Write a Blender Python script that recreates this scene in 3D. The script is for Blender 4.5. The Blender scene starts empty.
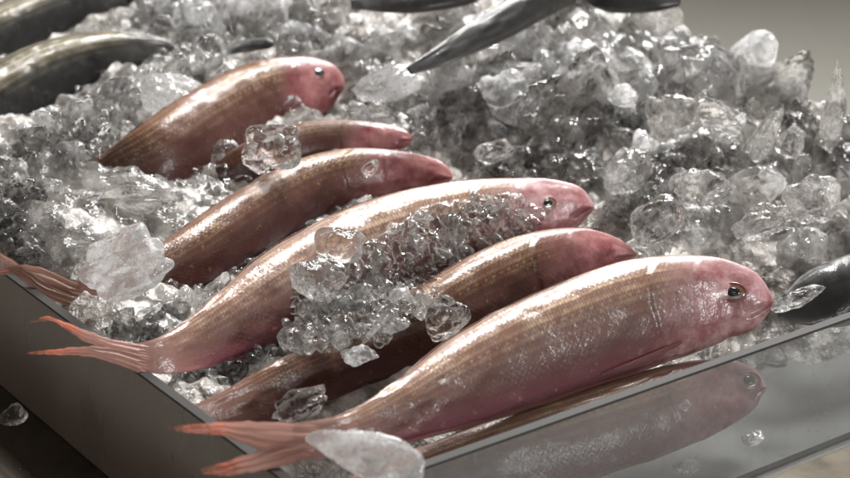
import bpy, math, random
import numpy as np
random.seed(7)
RS = np.random.RandomState(11)
scene = bpy.context.scene
COL = scene.collection

# ------------------------------------------------------------------ camera model
PITCH = math.radians(25.0); HF = math.radians(30.0); DIST = 0.66; Z0 = 0.06
FPX = 425 / math.tan(HF / 2)
CAM = np.array([0, -DIST * math.cos(PITCH), Z0 + DIST * math.sin(PITCH)])
FW = np.array([0, math.cos(PITCH), -math.sin(PITCH)])
UPV = np.array([0, math.sin(PITCH), math.cos(PITCH)])
RT = np.array([1.0, 0, 0])
def ray(px, py):
    return FW * FPX + RT * (px - 425) + UPV * (239 - py)
def at(px, py, z):
    d = ray(px, py); return CAM + d * ((z - CAM[2]) / d[2])
def at_plane(px, py, p, n):
    d = ray(px, py); return CAM + d * (np.dot(np.asarray(p) - CAM, n) / np.dot(d, n))
def proj(P):
    q = np.atleast_2d(P) - CAM
    w = q @ FW
    return np.stack([425 + FPX * (q @ RT) / w, 239 - FPX * (q @ UPV) / w], 1)
def unit(v):
    v = np.asarray(v, float); return v / np.linalg.norm(v, axis=-1, keepdims=True)
def sstep(a, b, x):
    t = np.clip((x - a) / (b - a), 0, 1); return t * t * (3 - 2 * t)

# ------------------------------------------------------------------ numpy noise
def _hash(i, j, k=0):
    n = (i * 374761393 + j * 668265263 + k * 974634777) & 0xffffffff
    n = ((n ^ (n >> 13)) * 1274126177) & 0xffffffff
    return ((n ^ (n >> 16)) & 0xffff) / 65535.0
def vnoise(x, y, seed=0):
    xi = np.floor(x).astype(np.int64); yi = np.floor(y).astype(np.int64)
    fx = x - xi; fy = y - yi; fx = fx * fx * (3 - 2 * fx); fy = fy * fy * (3 - 2 * fy)
    a = _hash(xi, yi, seed); b = _hash(xi + 1, yi, seed); c = _hash(xi, yi + 1, seed); d = _hash(xi + 1, yi + 1, seed)
    return (a * (1 - fx) + b * fx) * (1 - fy) + (c * (1 - fx) + d * fx) * fy
def worley(x, y, seed=0):
    xi = np.floor(x).astype(np.int64); yi = np.floor(y).astype(np.int64)
    best = np.full(x.shape, 9.0); idv = np.zeros(x.shape)
    for dx in (-1, 0, 1):
        for dy in (-1, 0, 1):
            cx = xi + dx; cy = yi + dy
            d = (cx + _hash(cx, cy, seed) - x) ** 2 + (cy + _hash(cx, cy, seed + 1) - y) ** 2
            m = d < best
            idv = np.where(m, _hash(cx, cy, seed + 2), idv); best = np.minimum(best, d)
    return np.sqrt(best), idv

def shards(x, y, seed=0):
    """broken-ice relief: every cell is a plane of its own height and tilt"""
    xi = np.floor(x).astype(np.int64); yi = np.floor(y).astype(np.int64)
    best = np.full(x.shape, 9.0); out = np.zeros(x.shape)
    for dx in (-1, 0, 1):
        for dy in (-1, 0, 1):
            cx = xi + dx; cy = yi + dy
            ox = x - cx - _hash(cx, cy, seed); oy = y - cy - _hash(cx, cy, seed + 1)
            d = ox * ox + oy * oy; m = d < best
            hgt = _hash(cx, cy, seed + 2) + (_hash(cx, cy, seed + 3) - 0.5) * 1.5 * ox + (_hash(cx, cy, seed + 4) - 0.5) * 1.5 * oy
            out = np.where(m, hgt, out); best = np.minimum(best, d)
    return out - 0.5
# ------------------------------------------------------------------ object helpers
def tag(o, label=None, cat=None, group=None, kind=None):
    for k, v in (('label', label), ('category', cat), ('group', group), ('kind', kind)):
        if v: o[k] = v
    return o
def thing(name, loc, label, cat, group=None):
    o = bpy.data.objects.new(name, None); COL.objects.link(o); o.location = loc
    o.empty_display_size = 0.01
    return tag(o, label, cat, group)
def mesh(name, V, F, mat=None, smooth=True, uv=None):
    me = bpy.data.meshes.new(name)
    me.from_pydata(np.asarray(V, float).tolist(), [], [list(map(int, f)) for f in F])
    if smooth: me.polygons.foreach_set('use_smooth', np.ones(len(me.polygons), bool))
    if uv is not None:
        l = me.uv_layers.new(name='UVMap')
        idx = np.empty(len(me.loops), np.int32); me.loops.foreach_get('vertex_index', idx)
        l.data.foreach_set('uv', np.asarray(uv, np.float32)[idx].ravel())
    if mat:
        for m in (mat if isinstance(mat, (list, tuple)) else [mat]): me.materials.append(m)
    me.update(); return me
def obj(name, V, F, mat, parent=None, origin=(0, 0, 0), smooth=True, uv=None):
    me = mesh(name, np.asarray(V, float) - np.asarray(origin, float), F, mat, smooth, uv)
    o = bpy.data.objects.new(name, me); COL.objects.link(o)
    if parent is not None: o.parent = parent
    return o
def grid_faces(n, m, closed=False, off=0):
    F = []
    for i in range(n - 1):
        for j in range(m if closed else m - 1):
            j2 = (j + 1) % m
            F.append((off + i * m + j, off + (i + 1) * m + j, off + (i + 1) * m + j2, off + i * m + j2))
    return F
def prism(poly, z0, z1):
    n = len(poly); V = [(*p, z0) for p in poly] + [(*p, z1) for p in poly]
    return V, [tuple(range(n))[::-1], tuple(range(n, 2 * n))] + [(i, (i + 1) % n, n + (i + 1) % n, n + i) for i in range(n)]
def bevel(o, w, seg=2):
    m = o.modifiers.new('edge', 'BEVEL'); m.width = w; m.segments = seg; m.limit_method = 'ANGLE'

# ------------------------------------------------------------------ node helpers
class NT:
    def __init__(s, name):
        s.mat = bpy.data.materials.new(name); s.mat.use_nodes = True
        s.t = s.mat.node_tree; s.t.nodes.clear(); s.L = s.t.links
        s.out = s.t.nodes.new('ShaderNodeOutputMaterial')
    def n(s, typ, ins=None, **kw):
        nd = s.t.nodes.new(typ)
        for k, v in kw.items(): setattr(nd, k, v)
        for k, v in (ins or {}).items(): s.put(nd.inputs[k], v)
        return nd
    def put(s, sock, v):
        if hasattr(v, 'node'): s.L.new(v, sock)
        elif isinstance(v, (tuple, list)) and len(v) == 3 and sock.type == 'RGBA': sock.default_value = (*v, 1)
        else: sock.default_value = v
    def m(s, op, a, b=0.0, c=None):
        nd = s.n('ShaderNodeMath', operation=op); s.put(nd.inputs[0], a); s.put(nd.inputs[1], b)
        if c is not None: s.put(nd.inputs[2], c)
        return nd.outputs[0]
    def ss(s, a, b, x):
        return s.n('ShaderNodeMapRange', {'Value': x, 'From Min': a, 'From Max': b, 'To Min': 0.0, 'To Max': 1.0}, interpolation_type='SMOOTHSTEP').outputs[0]
    def rng(s, x, a, b, c, d):
        return s.n('ShaderNodeMapRange', {'Value': x, 'From Min': a, 'From Max': b, 'To Min': c, 'To Max': d}).outputs[0]
    def mix(s, f, a, b):
        nd = s.n('ShaderNodeMix', data_type='RGBA'); s.put(nd.inputs[0], f); s.put(nd.inputs[6], a); s.put(nd.inputs[7], b)
        return nd.outputs[2]
    def ramp(s, x, stops):
        nd = s.n('ShaderNodeValToRGB', {'Fac': x}); e = nd.color_ramp.elements
        while len(e) < len(stops): e.new(0.5)
        for el, (p, c) in zip(e, stops): el.position = p; el.color = (*c, 1)
        return nd.outputs[0]
    def noise(s, vec, scale, detail=3.0, rough=0.5):
        return s.n('ShaderNodeTexNoise', {'Vector': vec, 'Scale': scale, 'Detail': detail, 'Roughness': rough}).outputs['Fac']
    def vor(s, vec, scale, feature='F1', rnd=1.0):
        return s.n('ShaderNodeTexVoronoi', {'Vector': vec, 'Scale': scale, 'Randomness': rnd}, feature=feature)
    def bump(s, h, strength, dist, normal=None):
        d = {'Height': h, 'Strength': strength, 'Distance': dist}
        if normal is not None: d['Normal'] = normal
        return s.n('ShaderNodeBump', d).outputs[0]
    def pr(s, **kw):
        names = {'color': 'Base Color', 'rough': 'Roughness', 'metal': 'Metallic', 'spec': 'Specular IOR Level', 'trans': 'Transmission Weight',
                 'ior': 'IOR', 'coat': 'Coat Weight', 'coatr': 'Coat Roughness', 'normal': 'Normal', 'coatn': 'Coat Normal', 'sss': 'Subsurface Weight',
                 'sssr': 'Subsurface Radius', 'ssss': 'Subsurface Scale', 'aniso': 'Anisotropic'}
        return s.n('ShaderNodeBsdfPrincipled', {names[k]: v for k, v in kw.items()}).outputs[0]
    def mixs(s, f, a, b):
        nd = s.n('ShaderNodeMixShader'); s.put(nd.inputs[0], f); s.L.new(a, nd.inputs[1]); s.L.new(b, nd.inputs[2]); return nd.outputs[0]
    def done(s, sh): s.L.new(sh, s.out.inputs['Surface']); return s.mat

# ------------------------------------------------------------------ materials
def fish_material(name, ramp, head, headlight, gold, stripe_amt, dark=False, wet=1.0):
    k = NT(name)
    uv = k.n('ShaderNodeUVMap', uv_map='UVMap').outputs[0]
    sx = k.n('ShaderNodeSeparateXYZ', {0: uv}); u0, v0 = sx.outputs[0], sx.outputs[1]
    gc = k.n('ShaderNodeTexCoord').outputs['Object']
    n1 = k.noise(gc, 60, 4, 0.6); n2 = k.noise(gc, 300, 4, 0.65); n3 = k.noise(gc, 22, 3); n4 = k.noise(gc, 140, 4, 0.7)
    c1 = k.m('SUBTRACT', n1, 0.5)
    u = k.m('ADD', u0, k.m('MULTIPLY', c1, 0.016)); v = k.m('ADD', v0, k.m('MULTIPLY', c1, 0.035))
    vv = k.m('ADD', v0, k.m('MULTIPLY', c1, 0.14))
    col = k.ramp(vv, ramp)
    # streaky mottling that runs along the body
    sv = k.n('ShaderNodeCombineXYZ', {0: k.m('MULTIPLY', u0, 7.0), 1: k.m('MULTIPLY', v0, 26.0)}).outputs[0]
    streak = k.noise(sv, 1.0, 5, 0.65)
    col = k.mix(k.m('MULTIPLY', k.ss(0.45, 0.75, streak), 0.45), col, tuple(c * 0.55 for c in ramp[3][1]))
    col = k.mix(k.m('MULTIPLY', k.ss(0.55, 0.30, streak), 0.0), col, ramp[1][1])
    nu, nv = 78.0, 19.0
    A = k.m('FRACT', k.m('ADD', k.m('MULTIPLY', u, nu), k.m('MULTIPLY', v, nv)))
    B = k.m('FRACT', k.m('ADD', k.m('SUBTRACT', k.m('MULTIPLY', u, nu), k.m('MULTIPLY', v, nv)), 40.0))
    ia = k.m('SUBTRACT', 1.0, A); ib = k.m('SUBTRACT', 1.0, B)
    dd = k.m('SQRT', k.m('ADD', k.m('MULTIPLY', ia, ia), k.m('MULTIPLY', ib, ib)))
    scl = k.m('MINIMUM', dd, 1.1)
    cen = k.m('MAXIMUM', k.m('SUBTRACT', 1.0, k.m('MULTIPLY', k.m('ABSOLUTE', k.m('SUBTRACT', dd, 0.75)), 3.0)), 0.0)
    # the head's red runs further back low on the flank than along the nape
    us = k.m('ADD', k.m('ADD', u0, k.m('MULTIPLY', v0, 0.20)), k.m('MULTIPLY', c1, 0.16))
    hm = k.ss(0.80, 1.0, us)
    body = k.m('SUBTRACT', 1.0, k.ss(0.74, 0.86, k.m('ADD', u0, k.m('MULTIPLY', c1, 0.2))))
    body = k.m('MULTIPLY', body, k.m('SUBTRACT', 1.0, k.m('MULTIPLY', k.ss(0.72, 0.9, v0), 0.8)))
    body = k.m('MULTIPLY', body, k.ss(0.0, 0.16, u0))
    patch = k.rng(n3, 0.38, 0.62, 0.45, 1.0)
    band = k.m('SUBTRACT', 1.0, k.ss(0.20, 0.55, vv))
    lines = k.m('POWER', k.m('ABSOLUTE', k.m('SINE', k.m('MULTIPLY', k.m('ADD', v0, k.m('MULTIPLY', c1, 0.02)), 44.0))), 5.0)
    g = k.m('MULTIPLY', k.m('MULTIPLY', k.m('ADD', k.m('MULTIPLY', cen, 0.45), k.m('MULTIPLY', lines, 0.75)), band), k.m('MULTIPLY', body, patch))
    g = k.m('MULTIPLY', g, k.rng(n4, 0.3, 0.65, 0.1, 1.3))
    col = k.mix(k.m('MINIMUM', k.m('MULTIPLY', g, stripe_amt * 1.5), 1.0), col, gold)
    # lateral line and its row of pale dashes
    ll = k.m('MULTIPLY', k.m('SUBTRACT', 1.0, k.ss(0.0, 0.014, k.m('ABSOLUTE', k.m('SUBTRACT', v, 0.27)))), k.m('SUBTRACT', 1.0, k.ss(0.78, 0.85, u0)))
    col = k.mix(k.m('MULTIPLY', ll, 0.32), col, tuple(c * 0.35 for c in ramp[3][1]))
    da = k.m('MULTIPLY', k.m('SUBTRACT', 1.0, k.ss(0.004, 0.016, k.m('ABSOLUTE', k.m('SUBTRACT', v, 0.36)))), k.ss(0.2, 0.8, k.m('ADD', k.m('SINE', k.m('MULTIPLY', u, 300.0)), k.m('MULTIPLY', k.m('SUBTRACT', n2, 0.5), 4.0))))
    da = k.m('MULTIPLY', k.m('MULTIPLY', da, body), patch)
    col = k.mix(k.m('MULTIPLY', da, 0.35 if not dark else 0.1), col, gold)
    edge = k.m('MULTIPLY', k.m('MULTIPLY', k.ss(0.95, 1.1, dd), body), k.m('MULTIPLY', patch, 0.25))
    col = k.mix(edge, col, tuple(c * 0.4 for c in ramp[2][1]))
    hcol = k.mix(k.ss(0.32, 0.74, k.noise(gc, 85, 5, 0.7)), head, headlight)
    hcol = k.mix(k.m('MULTIPLY', k.m('SUBTRACT', 1.0, k.ss(0.10, 0.36, vv)), 0.55), hcol, headlight)
    hcol = k.mix(k.m('MULTIPLY', k.ss(0.60, 0.70, k.noise(gc, 45, 3, 0.6)), 0.3), hcol, tuple(c * 0.6 for c in head))
    col = k.mix(hm, col, hcol)
    tm = k.m('SUBTRACT', 1.0, k.ss(0.0, 0.16, u))
    col = k.mix(k.m('MULTIPLY', tm, 0.7 if not dark else 0.0), col, (0.38, 0.20, 0.16))
    fleck = k.m('MULTIPLY', k.m('MULTIPLY', k.ss(0.62, 0.70, n2), body), 0.45 if not dark else 0.2)
    col = k.mix(k.m('MULTIPLY', fleck, patch), col, gold)
    h = k.m('ADD', k.m('MULTIPLY', k.m('MULTIPLY', scl, body), k.m('MULTIPLY', patch, 0.42)), k.m('MULTIPLY', n2, 0.45))
    h = k.m('ADD', h, k.m('MULTIPLY', n4, 0.35))
    h = k.m('ADD', h, k.m('MULTIPLY', k.m('MULTIPLY', k.noise(gc, 110, 4, 0.6), hm), 1.1))
    nb = k.bump(h, 0.58 if not dark else 0.3, 0.0008)
    nc = k.bump(k.noise(gc, 300, 3, 0.6), 0.28, 0.0005, nb)
    ro = k.rng(n4, 0.3, 0.7, 0.28, 0.55)
    sh = k.pr(color=col, rough=ro, spec=0.5 * wet if not dark else 0.12, metal=k.m('MULTIPLY', k.m('ADD', g, fleck), 0.35), coat=k.rng(n1, 0.35, 0.65, 0.35 * wet, 0.9 * wet) if not dark else 0.3, coatr=0.13 if not dark else 0.07, normal=nb, coatn=nc)
    return k.done(sh)

PINK = fish_material('pink_fish_skin',
    [(0.0, (0.212, 0.103, 0.084)), (0.10, (0.261, 0.144, 0.113)), (0.26, (0.233, 0.119, 0.087)), (0.38, (0.122, 0.056, 0.044)), (0.58, (0.114, 0.043, 0.036)), (0.74, (0.159, 0.041, 0.055)), (0.84, (0.128, 0.017, 0.040)), (0.93, (0.203, 0.073, 0.059)), (1.0, (0.246, 0.116, 0.096))],
    (0.22, 0.055, 0.058), (0.55, 0.35, 0.36), (0.56, 0.42, 0.27), 0.75)
BROWN = fish_material('brown_pink_fish_skin',
    [(0.0, (0.110, 0.041, 0.028)), (0.08, (0.150, 0.063, 0.038)), (0.22, (0.094, 0.036, 0.025)), (0.38, (0.067, 0.024, 0.017)), (0.62, (0.063, 0.020, 0.015)), (0.78, (0.082, 0.016, 0.017)), (0.86, (0.049, 0.005, 0.008)), (0.93, (0.086, 0.021, 0.017)), (1.0, (0.116, 0.036, 0.028))],
    (0.17, 0.036, 0.042), (0.36, 0.165, 0.16), (0.44, 0.30, 0.15), 0.42, wet=0.62)
DARK = fish_material('dark_fish_skin',
    [(0.0, (0.03, 0.028, 0.022)), (0.08, (0.055, 0.047, 0.03)), (0.26, (0.065, 0.055, 0.036)), (0.36, (0.04, 0.034, 0.022)), (0.41, (0.012, 0.012, 0.012)), (0.80, (0.01, 0.01, 0.011)), (1.0, (0.03, 0.03, 0.03))],
    (0.022, 0.022, 0.022), (0.07, 0.066, 0.06), (0.30, 0.25, 0.14), 0.55, dark=True)
BLACK = fish_material('charcoal_fish_skin',
    [(0.0, (0.16, 0.155, 0.15)), (0.09, (0.12, 0.115, 0.11)), (0.14, (0.03, 0.029, 0.028)), (0.30, (0.016, 0.016, 0.016)), (0.42, (0.012, 0.012, 0.012)), (0.7, (0.02, 0.019, 0.018)), (1.0, (0.10, 0.095, 0.09))],
    (0.02, 0.02, 0.02), (0.05, 0.048, 0.046), (0.14, 0.13, 0.11), 0.25, dark=True)

def fin_material(name, root, tip, pale):
    k = NT(name)
    uv = k.n('ShaderNodeUVMap', uv_map='UVMap').outputs[0]
    sx = k.n('ShaderNodeSeparateXYZ', {0: uv}); u, v = sx.outputs[0], sx.outputs[1]
    gc = k.n('ShaderNodeTexCoord').outputs['Object']
    n1 = k.noise(gc, 150, 3)
    rays = k.m('ABSOLUTE', k.m('SINE', k.m('MULTIPLY', k.m('ADD', v, k.m('MULTIPLY', n1, 0.05)), 40.0)))
    col = k.mix(k.ss(0.40, 0.85, k.m('ADD', u, k.m('MULTIPLY', k.m('SUBTRACT', n1, 0.5), 0.5))), root, tip)
    rf = k.ss(0.02, 0.35, u)
    col = k.mix(k.m('MULTIPLY', k.m('MULTIPLY', k.m('POWER', rays, 2.0), rf), 0.4), col, pale)
    nb = k.bump(k.m('MULTIPLY', rays, rf), 0.35, 0.0004)
    p = k.pr(color=col, rough=0.3, coat=0.4, coatr=0.1, normal=nb)
    tr = k.n('ShaderNodeBsdfTranslucent', {'Color': col}).outputs[0]
    s = k.mixs(0.5, p, tr)
    tp = k.n('ShaderNodeBsdfTransparent').outputs[0]
    fr = k.m('ADD', u, k.m('ADD', k.m('MULTIPLY', k.m('SUBTRACT', rays, 0.6), 0.40), k.m('MULTIPLY', k.m('SUBTRACT', k.noise(gc, 420, 3), 0.5), 0.7)))
    fr = k.m('ADD', k.m('ADD', 0.10, k.m('MULTIPLY', k.ss(0.30, 1.0, u), 0.42)), k.ss(0.72, 0.95, fr))
    return k.done(k.mixs(k.m('MINIMUM', fr, 1.0), s, tp))
FIN = fin_material('orange_pink_fin', (0.68, 0.42, 0.36), (0.88, 0.24, 0.12), (0.84, 0.68, 0.61))
FINPALE = fin_material('pale_pink_fin', (0.45, 0.27, 0.21), (0.55, 0.26, 0.20), (0.60, 0.42, 0.35))
PECT = fin_material('folded_side_fin', (0.36, 0.16, 0.15), (0.40, 0.20, 0.18), (0.50, 0.30, 0.30))
BACKFIN = fin_material('back_fin', (0.26, 0.15, 0.115), (0.30, 0.17, 0.13), (0.34, 0.21, 0.16))
FINDARK = fin_material('dark_fin', (0.03, 0.03, 0.028), (0.05, 0.045, 0.04), (0.10, 0.09, 0.08))

def simple(name, color, rough, **kw):
    k = NT(name); return k.done(k.pr(color=color, rough=rough, **kw))
def iris(name, ring, outer, silver):
    k = NT(name)
    uv = k.n('ShaderNodeUVMap', uv_map='UVMap').outputs[0]
    sx = k.n('ShaderNodeSeparateXYZ', {0: uv}); r, a = sx.outputs[0], sx.outputs[1]
    gc = k.n('ShaderNodeTexCoord').outputs['Object']
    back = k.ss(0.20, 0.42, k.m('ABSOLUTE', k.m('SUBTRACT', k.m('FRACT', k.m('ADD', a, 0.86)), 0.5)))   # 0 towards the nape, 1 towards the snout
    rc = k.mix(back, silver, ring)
    rc = k.mix(k.m('MULTIPLY', k.noise(gc, 700, 3), 0.7), rc, tuple(c * 0.35 for c in ring))
    col = k.mix(k.ss(0.50, 0.58, r), (0.015, 0.014, 0.014), rc)
    col = k.mix(k.ss(0.74, 0.95, r), col, outer)
    return k.done(k.pr(color=col, rough=0.14, coat=1.0, coatr=0.04, spec=0.6))
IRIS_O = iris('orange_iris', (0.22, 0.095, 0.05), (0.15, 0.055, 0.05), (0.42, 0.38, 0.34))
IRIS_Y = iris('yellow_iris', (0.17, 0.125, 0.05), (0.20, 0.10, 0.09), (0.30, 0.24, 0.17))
PUPIL = simple('eye_pupil', (0.008, 0.010, 0.014), 0.08, coat=1.0, coatr=0.02)

def ice_material(name, cloud, crack, rough, tint, clear_mix, bump=0.4, bscale=260, white=(0.82, 0.805, 0.785), base=0.0, cell=0.8):
    k = NT(name)
    gc = k.n('ShaderNodeTexCoord').outputs['Object']; off = k.n('ShaderNodeObjectInfo').outputs['Location']
    gc = k.n('ShaderNodeVectorMath', {0: gc, 1: off}, operation='ADD').outputs[0]
    n1 = k.noise(gc, bscale, 2, 0.65); n2 = k.noise(gc, 90, 4, 0.65); n3 = k.noise(gc, 520, 2, 0.7)
    wob = k.n('ShaderNodeTexNoise', {'Vector': gc, 'Scale': 130.0, 'Detail': 0.0}).outputs['Color']
    wv = k.n('ShaderNodeVectorMath', {0: gc, 1: k.n('ShaderNodeVectorMath', {0: wob, 3: 0.006}, operation='SCALE').outputs[0]}, operation='ADD').outputs[0]
    ce = k.vor(wv, 105).outputs['Distance']
    ed = k.vor(wv, 150, 'DISTANCE_TO_EDGE').outputs['Distance']
    h = k.m('ADD', k.m('ADD', n1, k.m('MULTIPLY', n2, 1.6)), k.m('MULTIPLY', ce, cell))
    nb = k.bump(h, bump, 0.0018)
    g = k.pr(color=tint, rough=rough, trans=1.0, ior=1.31, normal=nb, spec=0.6)
    tp = k.n('ShaderNodeBsdfTransparent', {'Color': (0.97, 0.97, 0.965)}).outputs[0]
    s = k.mixs(clear_mix, g, tp)
    d = k.n('ShaderNodeBsdfDiffuse', {'Color': white}).outputs[0]
    t = k.n('ShaderNodeBsdfTranslucent', {'Color': white}).outputs[0]
    gl = k.n('ShaderNodeBsdfGlossy', {'Color': (1, 1, 1), 'Roughness': 0.10, 'Normal': nb}).outputs[0]
    w = k.mixs(0.10, k.mixs(0.6, d, t), gl)
    # white bubbles and fracture lines inside otherwise clear ice
    f = k.m('ADD', k.m('MULTIPLY', k.ss(0.50, 0.66, n2), cloud), base)
    f = k.m('ADD', f, k.m('MULTIPLY', k.m('SUBTRACT', 1.0, k.ss(0.0, 0.07, ed)), k.m('MULTIPLY', k.ss(0.40, 0.60, n1), crack)))
    f = k.m('ADD', f, k.m('MULTIPLY', k.ss(0.56, 0.66, n3), k.m('MULTIPLY', k.ss(0.38, 0.56, n2), crack)))
    return k.done(k.mixs(k.m('MINIMUM', f, 0.9), s, w))
CLR = (0.985, 0.98, 0.972)
ICE = ice_material('clear_ice', 0.12, 0.22, 0.015, CLR, 0.06, 0.40)
ICE_G = ice_material('grey_ice', 0.38, 0.24, 0.02, (0.978, 0.97, 0.955), 0.05, 0.42, 160)
ICE_S = ice_material('melting_ice_surface', 0.50, 0.32, 0.02, CLR, 0.05, 0.45, 260)
ICE_W = ice_material('cloudy_ice', 0.75, 0.5, 0.06, (0.985, 0.985, 0.985), 0.08, 0.4, white=(0.87, 0.87, 0.87), base=0.12)
ICE_M = ice_material('milky_ice', 0.55, 0.25, 0.04, (0.985, 0.985, 0.985), 0.05, 0.25, white=(0.85, 0.85, 0.85), base=0.20, cell=0.3)
ICE_C = ice_material('crushed_ice_grains', 0.25, 0.25, 0.02, CLR, 0.10, 0.45, 420)
def bed_material():
    k = NT('slushy_ice_bed')
    gc = k.n('ShaderNodeTexCoord').outputs['Object']
    n1 = k.noise(gc, 40, 5, 0.65); n2 = k.noise(gc, 170, 5, 0.7)
    ce = k.vor(gc, 95).outputs['Distance']
    col = k.ramp(n1, [(0.30, (0.16, 0.14, 0.122)), (0.44, (0.38, 0.345, 0.31)), (0.60, (0.66, 0.63, 0.59))])
    nb = k.bump(k.m('ADD', k.m('MULTIPLY', ce, 1.6), n2), 0.9, 0.0035)
    p = k.pr(color=col, rough=k.rng(n2, 0.3, 0.7, 0.05, 0.25), spec=0.7, coat=0.8, coatr=0.04, normal=nb, coatn=nb)
    g = k.pr(color=(0.96, 0.94, 0.92), rough=0.05, trans=1.0, ior=1.31, normal=nb)
    return k.done(k.mixs(k.m('MULTIPLY', k.ss(0.42, 0.6, n2), 0.35), p, g))
BED = bed_material()

def panel_material(name, fac, col):
    k = NT(name)
    gc = k.n('ShaderNodeTexCoord').outputs['Object']
    st = k.n('ShaderNodeMapping', {0: gc, 3: (1.0, 1.0, 0.25)}).outputs[0]
    n1 = k.noise(st, 38, 4, 0.6); n2 = k.noise(gc, 300, 2)
    nb = k.bump(n1, 0.05, 0.002)
    p = k.pr(color=col, rough=k.rng(n1, 0.3, 0.7, 0.22, 0.4), spec=0.5, normal=nb)
    tp = k.n('ShaderNodeBsdfTransparent', {'Color': (0.93, 0.95, 0.95)}).outputs[0]
    f = k.m('ADD', fac, k.m('MULTIPLY', k.m('SUBTRACT', n1, 0.5), 0.30))
    f = k.m('ADD', f, k.m('MULTIPLY', k.ss(0.62, 0.70, n2), 0.16))
    f = k.m('MAXIMUM', f, 0.05)
    return k.done(k.mixs(f, tp, p))
ACRYL = panel_material('misted_acrylic', 0.29, (0.33, 0.325, 0.32))
SMOKE = panel_material('smoky_acrylic', 0.95, (0.165, 0.128, 0.108))
EDGE = simple('polished_acrylic_edge', (0.065, 0.062, 0.06), 0.65, spec=0.12)
EDGED = simple('smoky_acrylic_edge', (0.04, 0.037, 0.034), 0.6, spec=0.2)
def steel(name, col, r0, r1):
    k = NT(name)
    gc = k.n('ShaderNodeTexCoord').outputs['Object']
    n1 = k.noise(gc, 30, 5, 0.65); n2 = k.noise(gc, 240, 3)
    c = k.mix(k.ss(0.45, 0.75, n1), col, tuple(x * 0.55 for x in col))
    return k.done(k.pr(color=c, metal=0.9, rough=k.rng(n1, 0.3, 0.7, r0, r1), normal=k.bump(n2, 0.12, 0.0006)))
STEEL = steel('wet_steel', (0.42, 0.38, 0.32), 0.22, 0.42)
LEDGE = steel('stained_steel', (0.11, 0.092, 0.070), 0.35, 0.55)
TRAYB = simple('grey_tray_plastic', (0.13, 0.127, 0.122), 0.6, spec=0.15)
STEELD = steel('dark_steel', (0.10, 0.09, 0.08), 0.4, 0.6)
def floor_mat():
    k = NT('concrete_floor')
    gc = k.n('ShaderNodeTexCoord').outputs['Object']
    n1 = k.noise(gc, 3, 6, 0.6); n2 = k.noise(gc, 25, 4, 0.6)
    c = k.mix(n1, (0.46, 0.45, 0.40), (0.56, 0.55, 0.50)); c = k.mix(k.m('MULTIPLY', n2, 0.4), c, (0.39, 0.38, 0.335))
    return k.done(k.n('ShaderNodeBsdfDiffuse', {'Color': c, 'Roughness': 0.5, 'Normal': k.bump(n2, 0.3, 0.004)}).outputs[0])
FLOOR = floor_mat()

# ------------------------------------------------------------------ tray frame of reference
A0 = at(850, 312, Z0); A1 = at(440, 455, Z0); B0 = at(0, 262, Z0); B1 = at(215, 420, Z0)
d1 = unit((A0 - A1)[:2]); d2 = unit((B0 - B1)[:2])
M_ = np.array([d1, -d2]).T
ts = np.linalg.solve(M_, B1[:2] - A1[:2]); CORNER = A1[:2] + d1 * ts[0]
TM = np.array([d1, d2]).T; TI = np.linalg.inv(TM)
def tray(a, b): return CORNER + d1 * a + d2 * b
def tray_ab(P): return (np.atleast_2d(P)[:, :2] - CORNER) @ TI.T
LA = float(tray_ab(at(800, 62, 0.075))[0, 0]) + 0.012     # right end of the tray
LB = 0.75
n_f = np.array([d1[1], -d1[0]])                            # outward normal, front panel
n_l = np.array([-d2[1], d2[0]])                            # outward normal, left panel
if n_l @ d1 > 0: n_l = -n_l

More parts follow.
